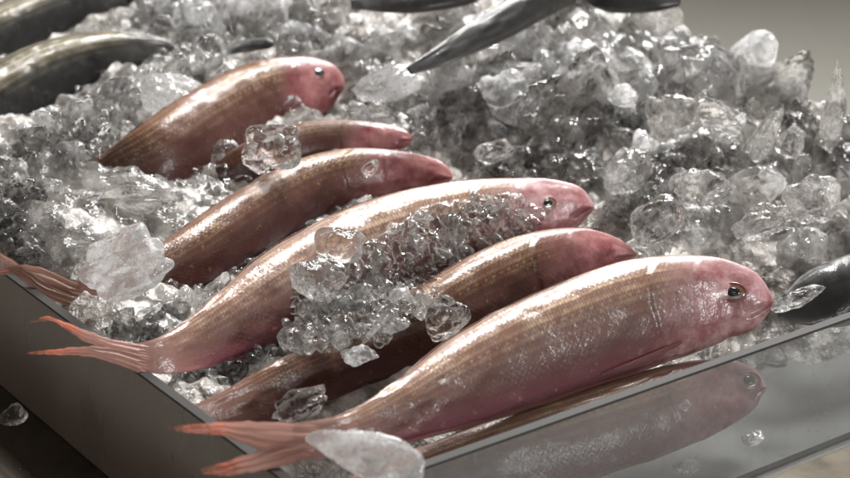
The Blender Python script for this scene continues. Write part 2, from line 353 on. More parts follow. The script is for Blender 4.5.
# ------------------------------------------------------------------ fish
FISH = []
class Fish:
    def __init__(s, st, tilt, kd=0.56, nu=230, nt=80, gill=True, cap=0.035, z=None):
        st = np.array(st, float)
        n = len(st); t = np.linspace(0, n - 1, 900)
        i = np.clip(t.astype(int), 0, n - 2); f = (t - i)[:, None]
        P = np.vstack([2 * st[0] - st[1], st, 2 * st[-1] - st[-2]])
        p0, p1, p2, p3 = P[i], P[i + 1], P[i + 2], P[i + 3]
        S = 0.5 * ((2 * p1) + (-p0 + p2) * f + (2 * p0 - 5 * p1 + 4 * p2 - p3) * f ** 2 + (-p0 + 3 * p1 - 3 * p2 + p3) * f ** 3)
        mid = (S[:, :2] + S[:, 2:4]) / 2
        # smooth the midline a little
        ker = np.hanning(61); ker /= ker.sum()
        for _ in range(2):
            pad = np.vstack([2 * mid[0] - mid[30:0:-1], mid, 2 * mid[-1] - mid[-2:-32:-1]])
            mid = np.stack([np.convolve(pad[:, j], ker, 'valid') for j in (0, 1)], 1)
        c = np.array([at(m[0], m[1], zz) for m, zz in zip(mid, S[:, 4])])
        arc = np.r_[0, np.cumsum(np.linalg.norm(np.diff(c, axis=0), axis=1))]; arc /= arc[-1]
        tan2 = unit(np.gradient(mid, axis=0)); per = np.stack([-tan2[:, 1], tan2[:, 0]], 1)
        hw = np.abs(((S[:, :2] - S[:, 2:4]) * per).sum(1)) / 2
        x = np.linspace(0, 1, nu); x = 1 - (1 - x) ** 1.25
        I = lambda q: np.stack([np.interp(x, arc, q[:, j]) for j in range(q.shape[1])], 1) if q.ndim > 1 else np.interp(x, arc, q)
        s.u = x; s.c = I(c); hw = I(hw)
        s.L = np.linalg.norm(np.diff(s.c, axis=0), axis=1).sum()
        s.T = unit(np.gradient(s.c, axis=0))
        B = unit(np.cross([0, 0, 1.0], s.T))
        s.D = unit(np.cos(tilt) * B + np.sin(tilt) * np.array([0, 0, 1.0]))
        s.D = unit(s.D - (s.D * s.T).sum(1)[:, None] * s.T)
        s.N = np.cross(s.T, s.D)
        V = CAM - s.c; dist = (s.c - CAM) @ FW; V = unit(V)
        nn = unit(np.cross(V, s.T))
        e = hw * dist / FPX
        k = kd * (0.07 + 0.93 * sstep(0.0, 0.34, x)) 
        s.a = e / np.sqrt((s.D * nn).sum(1) ** 2 + (k * (s.N * nn).sum(1)) ** 2)
        cp = np.where(x > 1 - cap, np.sqrt(np.clip(1 - ((x - 1 + cap) / cap) ** 2, 0, 1)), 1.0)
        s.a = s.a * cp; s.b = s.a * k
        s.gill = gill; s.nu = nu; s.nt = nt
        s.build(); FISH.append(s)
    def build(s):
        th = np.linspace(0, 2 * np.pi, s.nt, endpoint=False)
        v = np.where(th <= np.pi, th / np.pi, 2 - th / np.pi)
        U = s.u[:, None]; Vv = v[None, :]
        ct = np.cos(th)[None, :]; stt = np.sin(th)[None, :]
        rx = s.b[:, None] * np.sign(stt) * np.abs(stt) ** 0.80 * (1 + 0.10 * ct)
        ry = s.a[:, None] * ct
        off = np.zeros((s.nu, s.nt))
        sc = s.L / 0.19
        if s.gill:
            for (u0, bow, amp, fall) in ((0.815, 0.075, 0.00045, 0.05), (0.878, 0.032, 0.00022, 0.03)):
                ug = u0 - bow * np.sin(np.pi * Vv)
                w = sstep(0.06, 0.2, Vv) * (1 - sstep(0.86, 0.97, Vv))
                dlt = U - ug - 0.014 * (vnoise(U * 0 + 4, Vv * 11, 6) - 0.5)
                off += amp * sc * w * sstep(-0.005, 0.004, dlt) * np.exp(-np.clip(dlt, 0, 1) / fall)
                off -= 0.18 * amp * sc * w * np.exp(-((dlt + 0.006) / 0.006) ** 2)
            mo = np.exp(-((Vv - 0.60 - (1 - U) * 1.2) / 0.035) ** 2) * sstep(0.945, 0.96, U)
            off -= 0.0018 * sc * mo
            lip = np.exp(-((Vv - 0.50 - (1 - U) * 1.2) / 0.05) ** 2) * sstep(0.95, 0.975, U)
            off += 0.0007 * sc * lip
        # soft belly crease and slight flesh unevenness
        off -= 0.0006 * sc * np.exp(-((Vv - 0.885) / 0.016) ** 2) * sstep(0.1, 0.3, U) * (1 - sstep(0.75, 0.82, U))
        off += 0.0007 * sc * min(1.0, s.a.max() / 0.018) ** 2 * (vnoise(U * 22 + 3, Vv * 9 + U * 0 + 5, 3) - 0.5) * sstep(0, .1, U)
        nrm = np.stack([stt * s.a[:, None], ct * s.b[:, None]], -1)
        nl = np.linalg.norm(nrm, axis=-1, keepdims=True); nrm = nrm / np.maximum(nl, 1e-9)
        fade = np.clip(s.a[:, None] / (s.a.max() * 0.35), 0, 1)
        rx = rx + nrm[..., 0] * off * fade; ry = ry + nrm[..., 1] * off * fade
        s.P = s.c[:, None, :] + rx[..., None] * s.N[:, None, :] + ry[..., None] * s.D[:, None, :]
        s.nor = unit(nrm[..., 0:1] * s.N[:, None, :] + nrm[..., 1:2] * s.D[:, None, :])
        s.UV = np.stack([np.broadcast_to(U, (s.nu, s.nt)), np.broadcast_to(Vv, (s.nu, s.nt))], -1)
        q = proj(s.c); s.mid2 = q
        s.hw2 = (s.a * FPX / ((s.c - CAM) @ FW))
    def emit(s, label, group, mat, eye=None, eyer=0.0045, irismat=None, tail=None, tailmat=None, finmat=None, dorsal=True, pectoral=None, cat='fish', name='fish'):
        lo = s.c.mean(0).copy(); lo[2] -= float(s.b.mean()); s.root = thing(name, lo, label, cat, group)
        nu, nt = s.nu, s.nt
        V = s.P.reshape(-1, 3); F = grid_faces(nu, nt, True)
        F.append(tuple(range(nt))); F.append(tuple((nu - 1) * nt + j for j in range(nt))[::-1])
        s.body = obj('body', V, F, mat, s.root, lo, uv=s.UV.reshape(-1, 2))
        if eye:
            q = proj(V); half = (np.arange(nu * nt) % nt) < nt // 2
            dd = np.hypot(q[:, 0] - eye[0], q[:, 1] - eye[1]); dd[~half] = 1e9
            j = int(dd.argmin()); p = V[j]; nn = s.nor.reshape(-1, 3)[j]
            s.eye(p, nn, eyer, irismat, lo, s.T[j // nt])
        if dorsal: s.dorsal(FINDARK if finmat is FINDARK else BACKFIN, lo)
        if pectoral: s.pectoral(*pectoral, lo, finmat or FINPALE)
        if tail:
            k0 = 2; pl, nn = s.c[0], s.N[:12].mean(0); nn = unit(nn)
            Vt, Ft, UVt = [], [], []
            for (up, lw) in tail:
                Vl, Fl, Ul = s.lobe(up, lw, pl, nn)
                Ft += [tuple(i + len(Vt) for i in f) for f in Fl]; Vt += list(Vl); UVt += list(Ul)
            obj('tail_fin', Vt, Ft, tailmat or FIN, s.root, lo, uv=np.array(UVt))
        return s.root
    def eye(s, p, n, r, m, lo, T):
        e1 = unit(T - (T @ n) * n); e2 = np.cross(n, e1)
        def dome(rad, hgt, base, nr=12, na=36):
            V, U = [p + n * (base + hgt)], [(0, 0)]
            for i in range(1, nr + 1):
                a = i / nr * math.pi / 2
                for j in range(na):
                    t = 2 * math.pi * j / na
                    V.append(p + (e1 * math.cos(t) * 1.12 + e2 * math.sin(t) * 0.74) * rad * math.sin(a) + n * (base + hgt * math.cos(a)))
                    U.append((math.sin(a), j / na))
            F = [(0, 1 + j, 1 + (j + 1) % na) for j in range(na)]
            for i in range(nr - 1):
                for j in range(na):
                    F.append((1 + i * na + j, 1 + (i + 1) * na + j, 1 + (i + 1) * na + (j + 1) % na, 1 + i * na + (j + 1) % na))
            return V, F, U
        # raised fleshy rim round the eye
        V, F, na, nb = [], [], 40, 10
        for i in range(na):
            t = 2 * math.pi * i / na; rd = e1 * math.cos(t) * 1.12 + e2 * math.sin(t) * 0.78
            for j in range(nb):
                g = 2 * math.pi * j / nb
                V.append(p + rd * (r * 1.02 + r * 0.13 * math.cos(g)) + n * (r * -0.03 + r * 0.08 * math.sin(g)))
        F = [(i * nb + j, ((i + 1) % na) * nb + j, ((i + 1) % na) * nb + (j + 1) % nb, i * nb + (j + 1) % nb) for i in range(na) for j in range(nb)]
        V2, F2, U2 = dome(r, r * 0.20, -r * 0.08)
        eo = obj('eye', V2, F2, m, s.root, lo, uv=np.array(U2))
        obj('eyelid_rim', V, F, LID, eo, lo)
        V3, F3, U3 = dome(r * 0.52, r * 0.10, r * 0.075)
        obj('pupil', V3, F3, PUPIL, eo, lo)
    def dorsal(s, m, lo):
        i0, i1 = int(np.searchsorted(s.u, 0.22)), int(np.searchsorted(s.u, 0.74))
        idx = np.linspace(i0, i1, 150).astype(int); V, UV = [], []
        hmax = s.a.max() * 0.035
        nr = 5
        for side in (1, -1):
            for q, i in enumerate(idx):
                w = q / (len(idx) - 1)
                hh = hmax * min(1, w * 8, (1 - w) * 6) * (0.9 + 0.1 * math.sin(q * 0.31))
                for r in range(nr):
                    f = r / (nr - 1)
                    V.append(s.c[i] + s.D[i] * (s.a[i] * 0.985 + hh * f * 0.8) + s.N[i] * (hh * f * 0.9 + side * 0.0004 * (1.1 - f)) - s.T[i] * hh * f * 1.3)
                    UV.append((0.2 + 0.4 * f, w * 6))
        k = len(idx) * nr
        F = grid_faces(len(idx), nr) + [f[::-1] for f in grid_faces(len(idx), nr, off=k)]
        for q in range(len(idx) - 1):
            F.append((q * nr + nr - 1, (q + 1) * nr + nr - 1, k + (q + 1) * nr + nr - 1, k + q * nr + nr - 1))
        obj('dorsal_fin', V, F, m, s.root, lo, uv=np.array(UV))
    def pectoral(s, u0, v0, ln, spread, lo, m):
        i0 = int(np.searchsorted(s.u, u0)); n, w = 26, 12; V, UV = [], []
        for lay in (0.0006, 0.00025):
            for q in range(n):
                f = q / (n - 1); uu = u0 - f * ln; i = min(max(int(np.searchsorted(s.u, uu)), 1), s.nu - 1)
                for r in range(w):
                    g = r / (w - 1) - 0.5
                    wd = spread * (0.25 + 0.75 * math.sin(min(1, f * 1.25 + 0.1) * math.pi * 0.62)) * (1 - 0.75 * f ** 4)
                    vv = v0 + g * wd + f * 0.05
                    j = vv * s.nt / 2; j0 = int(j); fr = j - j0
                    P = s.P[i, j0] * (1 - fr) + s.P[i, j0 + 1] * fr; N = s.nor[i, j0]
                    V.append(P + N * (lay + 0.0009 * math.sin(f * math.pi) + 0.00015 * math.sin(r * 2.2))); UV.append((f * 0.7, g))
        F = grid_faces(n, w) + [f[::-1] for f in grid_faces(n, w, off=n * w)]
        obj('pectoral_fin', V, F, m, s.root, lo, uv=np.array(UV))
    def lobe(s, up, lw, p, n):
        def res(pl, k):
            pl = np.array(pl, float); d = np.r_[0, np.cumsum(np.hypot(*np.diff(pl, axis=0).T))]; d /= d[-1]
            x = np.linspace(0, 1, k); q = np.stack([np.interp(x, d, pl[:, j]) for j in (0, 1)], 1)
            for _ in range(3): q[1:-1] = (q[:-2] + 2 * q[1:-1] + q[2:]) / 4
            return q
        k, w = 40, 10; a, b = res(up, k), res(lw, k); V, UV = [], []
        w = 24; jr = np.random.RandomState(5); jit = jr.uniform(0, 7, w)
        ra = jr.uniform(-1, 1, (k, 2)); ra = (ra + np.roll(ra, 1, 0)) * 0.55
        ff = np.linspace(0, 1, w)[:, None]; q0 = a[0] * (1 - ff) + b[0] * ff; q1 = a[1] * (1 - ff) + b[1] * ff
        wd = (b - a) / np.maximum(np.linalg.norm(b - a, axis=1, keepdims=True), 1e-6); gx = (np.arange(k) / (k - 1))[:, None] * (1 - np.arange(k) / (k - 1))[:, None] * 4
        a = a + wd * ra[:, :1] * gx * 0.8; b = b + wd * ra[:, 1:] * gx * 0.8
        for lay in (1, -1):
            for i in range(k):
                for j in range(w):
                    f = j / (w - 1); q = a[i] * (1 - f) + b[i] * f; q = q + jit[j] * (1 - i / (k - 1)) ** 6 * (q0[j] - q1[j]); P = at_plane(q[0], q[1], p, n)
                    x = i / (k - 1)
                    bulge = 0.0006 * (1 - x) ** 2 * math.sin(f * math.pi) + 0.0003
                    V.append(P + n * (lay * bulge + 0.0012 * math.sin(x * 5 + f * 3) * x + 0.0003 * math.sin(f * 19))); UV.append((x, f))
        o = k * w
        F = grid_faces(k, w) + [f[::-1] for f in grid_faces(k, w, off=o)]
        for i in range(k - 1):
            for j in (0, w - 1): F.append((i * w + j, (i + 1) * w + j, o + (i + 1) * w + j, o + i * w + j))
        return V, F, UV
LID = simple('fish_eyelid', (0.20, 0.085, 0.08), 0.28, coat=0.6, coatr=0.1)

def S(rows, z):
    return [(*r, z if not isinstance(z, (list, tuple)) else z[i]) for i, r in enumerate(rows)]
PG = 'pink fish lying in the tray'; DG = 'dark fish buried in ice behind'
R = math.radians
F5 = Fish(S([(292, 424, 296, 461), (345, 413, 355, 455), (395, 382, 414, 441), (440, 345, 470, 427), (490, 315, 525, 410), (545, 289, 585, 390), (600, 268, 638, 373), (650, 258, 686, 356), (700, 257, 727, 343), (735, 265, 747, 336), (758, 276, 765, 327), (773, 288, 774, 316)],
    [.0665, .066, .064, .062, .061, .061, .061, .061, .061, .061, .061, .061]), R(60), nu=300, nt=112, cap=0.045)
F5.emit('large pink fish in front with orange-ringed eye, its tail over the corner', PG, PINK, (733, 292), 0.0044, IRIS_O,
    tail=[([(299, 423.5), (275, 422), (240, 421), (200, 423), (166, 428)], [(299, 455), (280, 454), (258, 449), (225, 436), (170, 431)]),
          ([(299, 438), (280, 443), (258, 450), (228, 461), (198, 469)], [(299, 461.5), (284, 465), (262, 471), (230, 476), (200, 474)])],
    tailmat=FIN, pectoral=(0.79, 0.735, 0.19, 0.065), finmat=PECT)
F3 = Fish(S([(128, 345, 136, 371), (165, 334, 178, 374), (205, 305, 232, 362), (252, 262, 290, 344), (300, 231, 342, 322), (350, 207, 397, 304), (400, 192, 446, 285), (450, 184, 492, 267), (500, 180, 532, 249), (542, 180, 560, 237), (576, 186, 580, 227), (594, 198, 594, 217)],
    [.0645, .063, .061, .06, .06, .06, .06, .06, .06, .06,   .06, .06]), R(58), nu=280, nt=104)
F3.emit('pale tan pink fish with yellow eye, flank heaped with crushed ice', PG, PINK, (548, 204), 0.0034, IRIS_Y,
    tail=[([(134, 343.5), (108, 339), (75, 326), (48, 315), (28, 321)], [(134, 359), (110, 352), (82, 340), (52, 320), (30, 323)]),
          ([(134, 353), (110, 347), (85, 346), (55, 349), (25, 352)], [(134, 371), (115, 363), (88, 356), (58, 355), (27, 354)])],
    tailmat=FIN)
F2 = Fish(S([(62, 285, 68, 305), (110, 268, 125, 312), (160, 243, 186, 296), (210, 208, 242, 266), (255, 180, 290, 236), (300, 159, 334, 213), (345, 150, 374, 200), (390, 151, 410, 192), (428, 158, 439, 190), (450, 169, 455, 186)],
    .057), R(58), kd=0.6)
F2.emit('slender brown pink fish next above the ice-heaped one, water bead on its side', PG, BROWN,
    tail=[([(70, 290), (45, 282), (22, 266), (0, 252), (-25, 238)], [(66, 306), (42, 297), (20, 279), (0, 262), (-25, 242)]),
          ([(66, 278), (40, 266), (15, 264), (-10, 270), (-40, 282)], [(68, 302), (42, 290), (18, 274), (-8, 276), (-40, 286)])],
    tailmat=FINPALE)
F1 = Fish(S([(45, 205, 66, 236), (85, 168, 120, 222), (125, 137, 165, 206), (165, 108, 205, 184), (205, 84, 245, 158), (240, 67, 279, 139), (275, 59, 304, 126), (305, 59, 326, 115), (328, 65, 339, 106), (344, 78, 345, 95)],
    [.038, .050, .061, .066, .066, .066, .066, .066, .066, .066]), R(60))
F1.emit('brown fish with pink head, uppermost of the pink row, below the dark fish', PG, BROWN, (318, 72), 0.0032, simple('dark_eye', (0.03, 0.028, 0.03), 0.1, coat=1.0),)
F1b = Fish(S([(150, 205, 168, 232), (200, 172, 225, 212), (250, 140, 268, 185), (300, 123, 312, 164), (350, 121, 356, 158), (388, 125, 391, 152), (412, 133, 413, 146)], [.030, .046, .060, .064, .064, .064, .064]), R(50))
F1b.emit('half hidden brown fish wedged behind the slender brown one, only its back showing', PG, BROWN)
F4 = Fish(S([(186, 408, 205, 436), (232, 385, 264, 426), (282, 358, 314, 407), (340, 332, 374, 383), (396, 303, 430, 364), (438, 274, 476, 346), (480, 251, 520, 326), (522, 236, 560, 306), (562, 230, 594, 289), (597, 234, 617, 273), (622, 243, 630, 264), (636, 251, 638, 259)],
    [.052, .052, .052, .051, .051, .052, .052, .052, .052, .052, .052, .052]), R(62), kd=0.6, nu=260)
F4.emit('dark red-backed fish tucked between the front fish and ice-heaped fish', PG, BROWN)
F6 = Fish(S([(330, 486, 342, 530), (385, 462, 410, 520), (445, 437, 478, 506), (512, 413, 547, 492), (580, 391, 614, 472), (640, 373, 668, 454), (690, 361, 708, 436), (728, 360, 738, 420), (752, 368, 757, 407), (766, 380, 767, 396)],
    .030), R(50), nu=260, nt=96)
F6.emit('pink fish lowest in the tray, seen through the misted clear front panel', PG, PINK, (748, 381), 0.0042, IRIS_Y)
# dark fish
DB = Fish(S([(-50, 95, -30, 165), (0, 60, 16, 136), (40, 42, 58, 110), (80, 34, 98, 90), (120, 32, 136, 76), (152, 36, 160, 62), (174, 44, 176, 52)], .075), R(58), nt=72, gill=False)
DB.emit('dark fish with olive back and black belly, nearer of two at left', DG, DARK, finmat=FINDARK)
DA = Fish(S([(-60, 35, -46, 90), (-18, 12, 2, 64), (30, -8, 57, 39), (80, -24, 103, 22), (115, -27, 132, 10), (143, -10, 145, -2)], .08), R(58), nt=72, gill=False)
DA.emit('dark fish cut off by the upper left corner, black along its side', DG, DARK, finmat=FINDARK)
DD = Fish(S([(405, 68, 412, 74), (428, 52, 440, 67), (458, 31, 474, 53), (492, 9, 511, 37), (528, -17, 551, 15), (572, -44, 598, -10), (620, -70, 642, -38), (655, -85, 668, -66)], .105), R(45), nt=64, gill=False)
DD.emit('slim charcoal fish with pale ridge, its thin tail pointing into the ice', DG, BLACK, finmat=FINDARK, dorsal=False)
DE = Fish(S([(350, 0, 352, 9), (400, -8, 402, 13), (430, -11, 432, 11), (465, -18, 467, 5), (500, -30, 502, -12)], .112), R(40), nt=48, gill=False)
DE.emit('charcoal fish at the top edge, mostly hidden by blurred ice', DG, BLACK, finmat=FINDARK, dorsal=False)
DH = Fish(S([(585, -14, 586, -2), (600, -16, 602, 9), (615, -14, 618, 13), (650, -12, 652, 12), (680, -7, 681, 6)], .100), R(40), nt=48, gill=False)
DH.emit('short charcoal fish on the crest of the ice, next to the bare floor corner', DG, BLACK, finmat=FINDARK, dorsal=False)
DF = Fish(S([(776, 305, 777, 318), (792, 290, 798, 326), (818, 268, 826, 330), (852, 254, 862, 322), (900, 240, 908, 306), (950, 228, 958, 290)], .044), R(40), nt=64, gill=False)
DF.emit('charcoal fish at the right edge, beyond the front fish snout', DG, BLACK, finmat=FINDARK, dorsal=False)
DS = Fish(S([(222, 52, 223, 56), (240, 41, 242, 53), (258, 38, 260, 50), (274, 40, 275, 48)], .092), R(40), nt=40, gill=False, cap=0.12)
DS.emit('small dark fish poking out of blurred ice above the pink head', DG, BLACK, finmat=FINDARK, dorsal=False)

# ------------------------------------------------------------------ ice bed
heap1 = at(385, 325, 0.05)[:2]; heap2 = at(185, 390, .05)[:2]; heap3 = at(120, 215, .05)[:2]; heap4 = at(330, 385, .05)[:2]; hole1 = at(800, 130, .075)[:2]; hole2 = at(772, 232, .065)[:2]; hole3 = at(655, 92, .08)[:2]; hole4 = at(262, 160, .05)[:2]; hole5 = at(345, 128, .05)[:2]
def bed_h(x, y, rough=True):
    ab = (np.stack([x, y], -1) - CORNER) @ TI.T
    a, b = ab[..., 0], ab[..., 1]
    h = 0.0020 + 0.0335 * sstep(0.040, 0.088, b) + 0.012 * sstep(0.10, 0.2, b)
    h = h + 0.022 * sstep(0.16, 0.36, b) + 0.013 * (1 - sstep(0.0, 0.07, a)) * sstep(0.03, 0.08, b)
    h = h + 0.020 * sstep(0.20, 0.32, a) * sstep(0.07, 0.16, b)
    for hp, am, sg in ((heap1, 0.016, 0.022), (heap2, .004, .010), (heap3, .010, .02), (heap4, .008, .018), (hole1, -.028, .016), (hole2, -.016, .012), (hole3, -.012, .012), (hole4, -.013, .015), (hole5, -.016, .018)):
        h = h + am * np.exp(-(((x - hp[0]) ** 2 + (y - hp[1]) ** 2) / (2 * sg * sg)))
    h = h - 0.05 * sstep(LA - 0.035, LA + 0.004, a) * (0.6 + 0.8 * vnoise(b * 30, b * 0 + 2.5, 9))
    if rough:
        h = h + 0.016 * (vnoise(x * 22 + 9, y * 22 + 4, 1) - 0.5) * sstep(0.03, 0.12, b)
        w, i = worley(x * 42 + 3, y * 42 + 8, 21); h = h + 0.010 * (0.5 - w) * (0.4 + i) * sstep(.02, .09, b)
        w, i = worley(x * 105, y * 105, 31); h = h + 0.0045 * (0.5 - w) * (0.3 + i)
        h = h + 0.0015 * (vnoise(x * 420, y * 420, 4) - 0.5)
    h = np.where(a < 0.03, np.minimum(h, 0.049 + np.maximum(a, 0) * 0.6), h)
    h = np.where(b < 0.047, 0.0021, h)
    return np.maximum(h, 0.0021)
ga = np.linspace(0.004, LA, 300); gb = np.r_[np.linspace(0.004, 0.42, 330), np.linspace(0.424, LB, 80)]
GA, GB = np.meshgrid(ga, gb, indexing='ij')
XY = CORNER + GA[..., None] * d1 + GB[..., None] * d2
H = bed_h(XY[..., 0], XY[..., 1])
bedV = np.concatenate([XY, H[..., None]], -1).reshape(-1, 3)
bedF = grid_faces(len(ga), len(gb))
# skirt down to the tray base so the bed is solid
def rim_idx():
    n, m = len(ga), len(gb)
    return [i * m for i in range(n)] + [(n - 1) * m + j for j in range(1, m)] + [i * m + m - 1 for i in range(n - 2, -1, -1)] + [j for j in range(m - 2, 0, -1)]
rim = rim_idx(); o0 = len(bedV)
bedV = np.vstack([bedV, np.c_[bedV[rim][:, :2], np.full(len(rim), 0.003)]])
for q in range(len(rim)):
    q2 = (q + 1) % len(rim); bedF.append((rim[q], rim[q2], o0 + q2, o0 + q))

def in_poly(q, poly):
    poly = np.array(poly, float); x, y = q[:, 0], q[:, 1]; c = np.zeros(len(q), bool)
    for (x0, y0), (x1, y1) in zip(poly, np.roll(poly, -1, 0)):
        m = ((y0 > y) != (y1 > y)) & (x < (x1 - x0) * (y - y0) / (y1 - y0 + 1e-12) + x0); c ^= m
    return c
def blur2(a, k):
    for _ in range(k):
        p = np.pad(a, 1, mode='edge'); a = (p[:-2, 1:-1] + p[2:, 1:-1] + p[1:-1, :-2] + p[1:-1, 2:] + 2 * a) / 6
    return a
sa = np.linspace(0.006, LA - 0.002, 430); sb = np.r_[np.linspace(0.050, 0.42, 500), np.linspace(0.424, LB - .01, 50)]
SA, SB = np.meshgrid(sa, sb, indexing='ij'); SXY = CORNER + SA[..., None] * d1 + SB[..., None] * d2
X, Y = SXY[..., 0], SXY[..., 1]
wx = X + 0.006 * (vnoise(X * 90, Y * 90, 51) - 0.5); wy = Y + 0.006 * (vnoise(X * 90, Y * 90, 52) - 0.5)
right = sstep(0.12, 0.22, SA)
SH = bed_h(X, Y, False) + 0.0015 + 0.016 * (vnoise(X * 22 + 9, Y * 22 + 4, 1) - 0.5)
SH += shards(wx * 48, wy * 48, 61) * (0.006 + 0.008 * right) + shards(wx * 100, wy * 100, 71) * 0.0050 + shards(wx * 240, wy * 240, 81) * 0.0013
SH = blur2(SH, 4) + 0.0008 * (vnoise(X * 500, Y * 500, 91) - 0.5)
SH -= 0.02 * (1 - sstep(0.052, 0.085, SB)) + 0.012 * (1 - sstep(0.006, 0.022, SA))
skinV = np.concatenate([SXY, SH[..., None]], -1).reshape(-1, 3); skinF = grid_faces(len(sa), len(sb))
# icy crust lying on the flank of the tan fish
def crust(f, uu, vv, mask, seed, amp):
    n, m = len(uu), len(vv)
    iu = np.interp(uu, f.u, np.arange(f.nu)); iv = np.array(vv) * f.nt / 2
    def samp(A):
        i0 = np.clip(iu.astype(int), 0, f.nu - 2); fi = (iu - i0)[:, None, None]; j0 = np.clip(iv.astype(int), 0, f.nt // 2 - 1); fj = (iv - j0)[None, :, None]
        B = A[i0] * (1 - fi) + A[i0 + 1] * fi
        return B[:, j0] * (1 - fj) + B[:, j0 + 1] * fj
    P = samp(f.P); N = unit(samp(f.nor)); q = proj(P.reshape(-1, 3))
    k = blur2(in_poly(q, mask).reshape(n, m).astype(float), 14)
    x = np.broadcast_to((np.array(uu) * f.L)[:, None], (n, m)); y = np.broadcast_to((np.array(vv) * f.a.max() * 2.6)[None, :], (n, m))
    wx = x + 0.003 * (vnoise(x * 160, y * 160, seed) - 0.5); wy = y + 0.003 * (vnoise(x * 160, y * 160, seed + 1) - 0.5)
    k2 = k + (1.1 * (vnoise(x * 75, y * 75, seed + 2) - 0.56) + 0.6 * (vnoise(x * 210, y * 210, seed + 12) - 0.5)) * (k > .02) * (1.25 - k)
    h = shards(wx * 120, wy * 120, seed + 3) * 0.0036 + shards(wx * 300, wy * 300, seed + 9) * 0.0032 + 0.0022 * vnoise(x * 60, y * 60, seed + 4)
    rid = 1 - np.abs(2 * vnoise(wx * 420, wy * 420, seed + 5) - 1); h += 0.0016 * rid ** 2
    h = blur2(h, 1)
    T = np.where(k2 > 0.25, np.maximum(h + amp, 0.0004) * sstep(0.25, 0.6, k2), -0.0008) 
    T = blur2(T, 1)
    V = (P + N * T[..., None]).reshape(-1, 3); F = np.array(grid_faces(n, m))
    keep = (T.reshape(-1)[F] > -0.0003).any(1)
    return V, [tuple(t) for t in F[keep]]
POLY3 = [(292, 300), (312, 262), (372, 240), (425, 208), (500, 196), (548, 212), (525, 238), (470, 262), (440, 300), (420, 340), (380, 335), (330, 350), (282, 345)]

# ------------------------------------------------------------------ ice pieces
def ico(sub):
    import bmesh
    bm = bmesh.new(); bmesh.ops.create_icosphere(bm, subdivisions=sub, radius=1.0)
    V = np.array([v.co[:] for v in bm.verts]); F = [tuple(v.index for v in f.verts) for f in bm.faces]; bm.free()
    return V, F
I4, I3, I2 = ico(5), ico(4), ico(2)
def lump(base, seed, stretch=(1, 1, 1), p=9.0, planes=11, dent=0.10):
    r = np.random.RandomState(seed); V, F = base; d = unit(V)
    n = unit(r.normal(size=(planes, 3))); h = r.uniform(0.62, 1.0, planes)
    n = np.vstack([n, -n[:planes // 2]]); h = np.r_[h, r.uniform(0.62, 1.0, planes // 2)]
    q = np.clip(d @ n.T, 0, None) / h
    rad = (q ** p).sum(1) ** (-1 / p)
    rad = np.minimum(rad, 1.32)
    for _ in range(5):
        w = r.normal(size=3) * 2.6; rad = rad * (1 + dent * 0.45 * np.sin(d @ w * 1.6 + r.uniform(0, 6)))
    for _ in range(5):
        w = r.normal(size=3) * 6; rad = rad * (1 + dent * 0.12 * np.sin(d @ w * 1.6 + r.uniform(0, 6)))
    for _ in range(5):                      # shell-shaped fracture bites with crisp rims
        w = unit(r.normal(size=3)); al = r.uniform(0.35, 0.75)
        t = np.clip(1 - np.arccos(np.clip(d @ w, -1, 1)) / al, 0, 1); rad = rad * (1 - dent * 1.3 * r.uniform(0.4, 1) * t * (2 - t))
    return d * rad[:, None] * np.array(stretch), F
def fish_clear(q, pad):
    ok = np.ones(len(q), bool)
    for f in FISH:
        s = slice(None, None, 4)
        d = np.sqrt(((q[:, None, :] - f.mid2[None, s, :]) ** 2).sum(2)) - f.hw2[None, s] * 0.86
        ok &= d.min(1) > pad
    return ok

# hand-set chunks: x, y, z, width px, height px, turn, style, label
HAND = []
def chunk(px, py, z, wpx, hpx, rot, seed, mat, label, p=9.0, dent=0.10, thick=0.7, planes=11, group=None, taper=0.0, base=None):
    """one piece of ice, sized from its real width and height, standing or lying as turned"""
    HAND.append((px, py, (wpx + hpx) / 4)); c = at(px, py, z); dist = (c - CAM) @ FW; k = dist / FPX / 2
    V, F = lump(base or I4, seed, (1, 1, 1), p, planes, dent)
    ext = np.abs(V).max(0); V = V / ext
    V = V * np.array([wpx * k, (wpx + hpx) / 2 * k * thick, hpx * k])
    if taper:
        xx = V[:, 0] / (wpx * k) * np.sign(taper); f = 1 - abs(taper) * np.clip((xx + 1) / 2, 0, 1); V[:, 1] *= f; V[:, 2] *= f
    # lean the piece back along the line of sight's elevation, then turn it
    cr, sr = math.cos(R(rot)), math.sin(R(rot))
    V = V @ np.array([[cr, 0, sr], [0, 1, 0], [-sr, 0, cr]])
    el = math.asin(-ray(px, py)[2] / np.linalg.norm(ray(px, py))) * 0.8
    ce, se = math.cos(el), math.sin(el)
    V = V @ np.array([[1, 0, 0], [0, ce, -se], [0, se, ce]])
    me = mesh('ice_chunk', V, F, mat)
    o = bpy.data.objects.new('ice_chunk', me); COL.objects.link(o); o.location = c
    tag(o, label, 'ice chunk', group); return o
chunk(124, 270, .074, 100, 78, 22, 3, ICE_M, 'big clear rounded slab of ice covering the slender brown fish near its tail', thick=.5, p=7)
chunk(62, 254, .062, 82, 24, 8, 5, ICE, 'long clear icicle-like wedge pointing left beside the big clear slab', p=6, taper=.3, thick=.9)
chunk(268, 148, .082, 72, 54, 18, 8, ICE, 'clear knobbly lump resting between the pink-headed fish and slender brown fish', p=8)
chunk(166, 94, .080, 76, 48, 18, 12, ICE_M, 'cloudy oval ice chunk beside the pink-headed fish and dark fish', p=6)
chunk(342, 246, .080, 56, 42, 10, 15, ICE, 'clear dome-shaped bubble of ice on the flank of the tan fish', p=4, dent=.06, thick=.8)
chunk(314, 280, .076, 58, 46, -30, 21, ICE, 'clear blocky lump just below the dome-shaped ice on the tan fish', p=10)
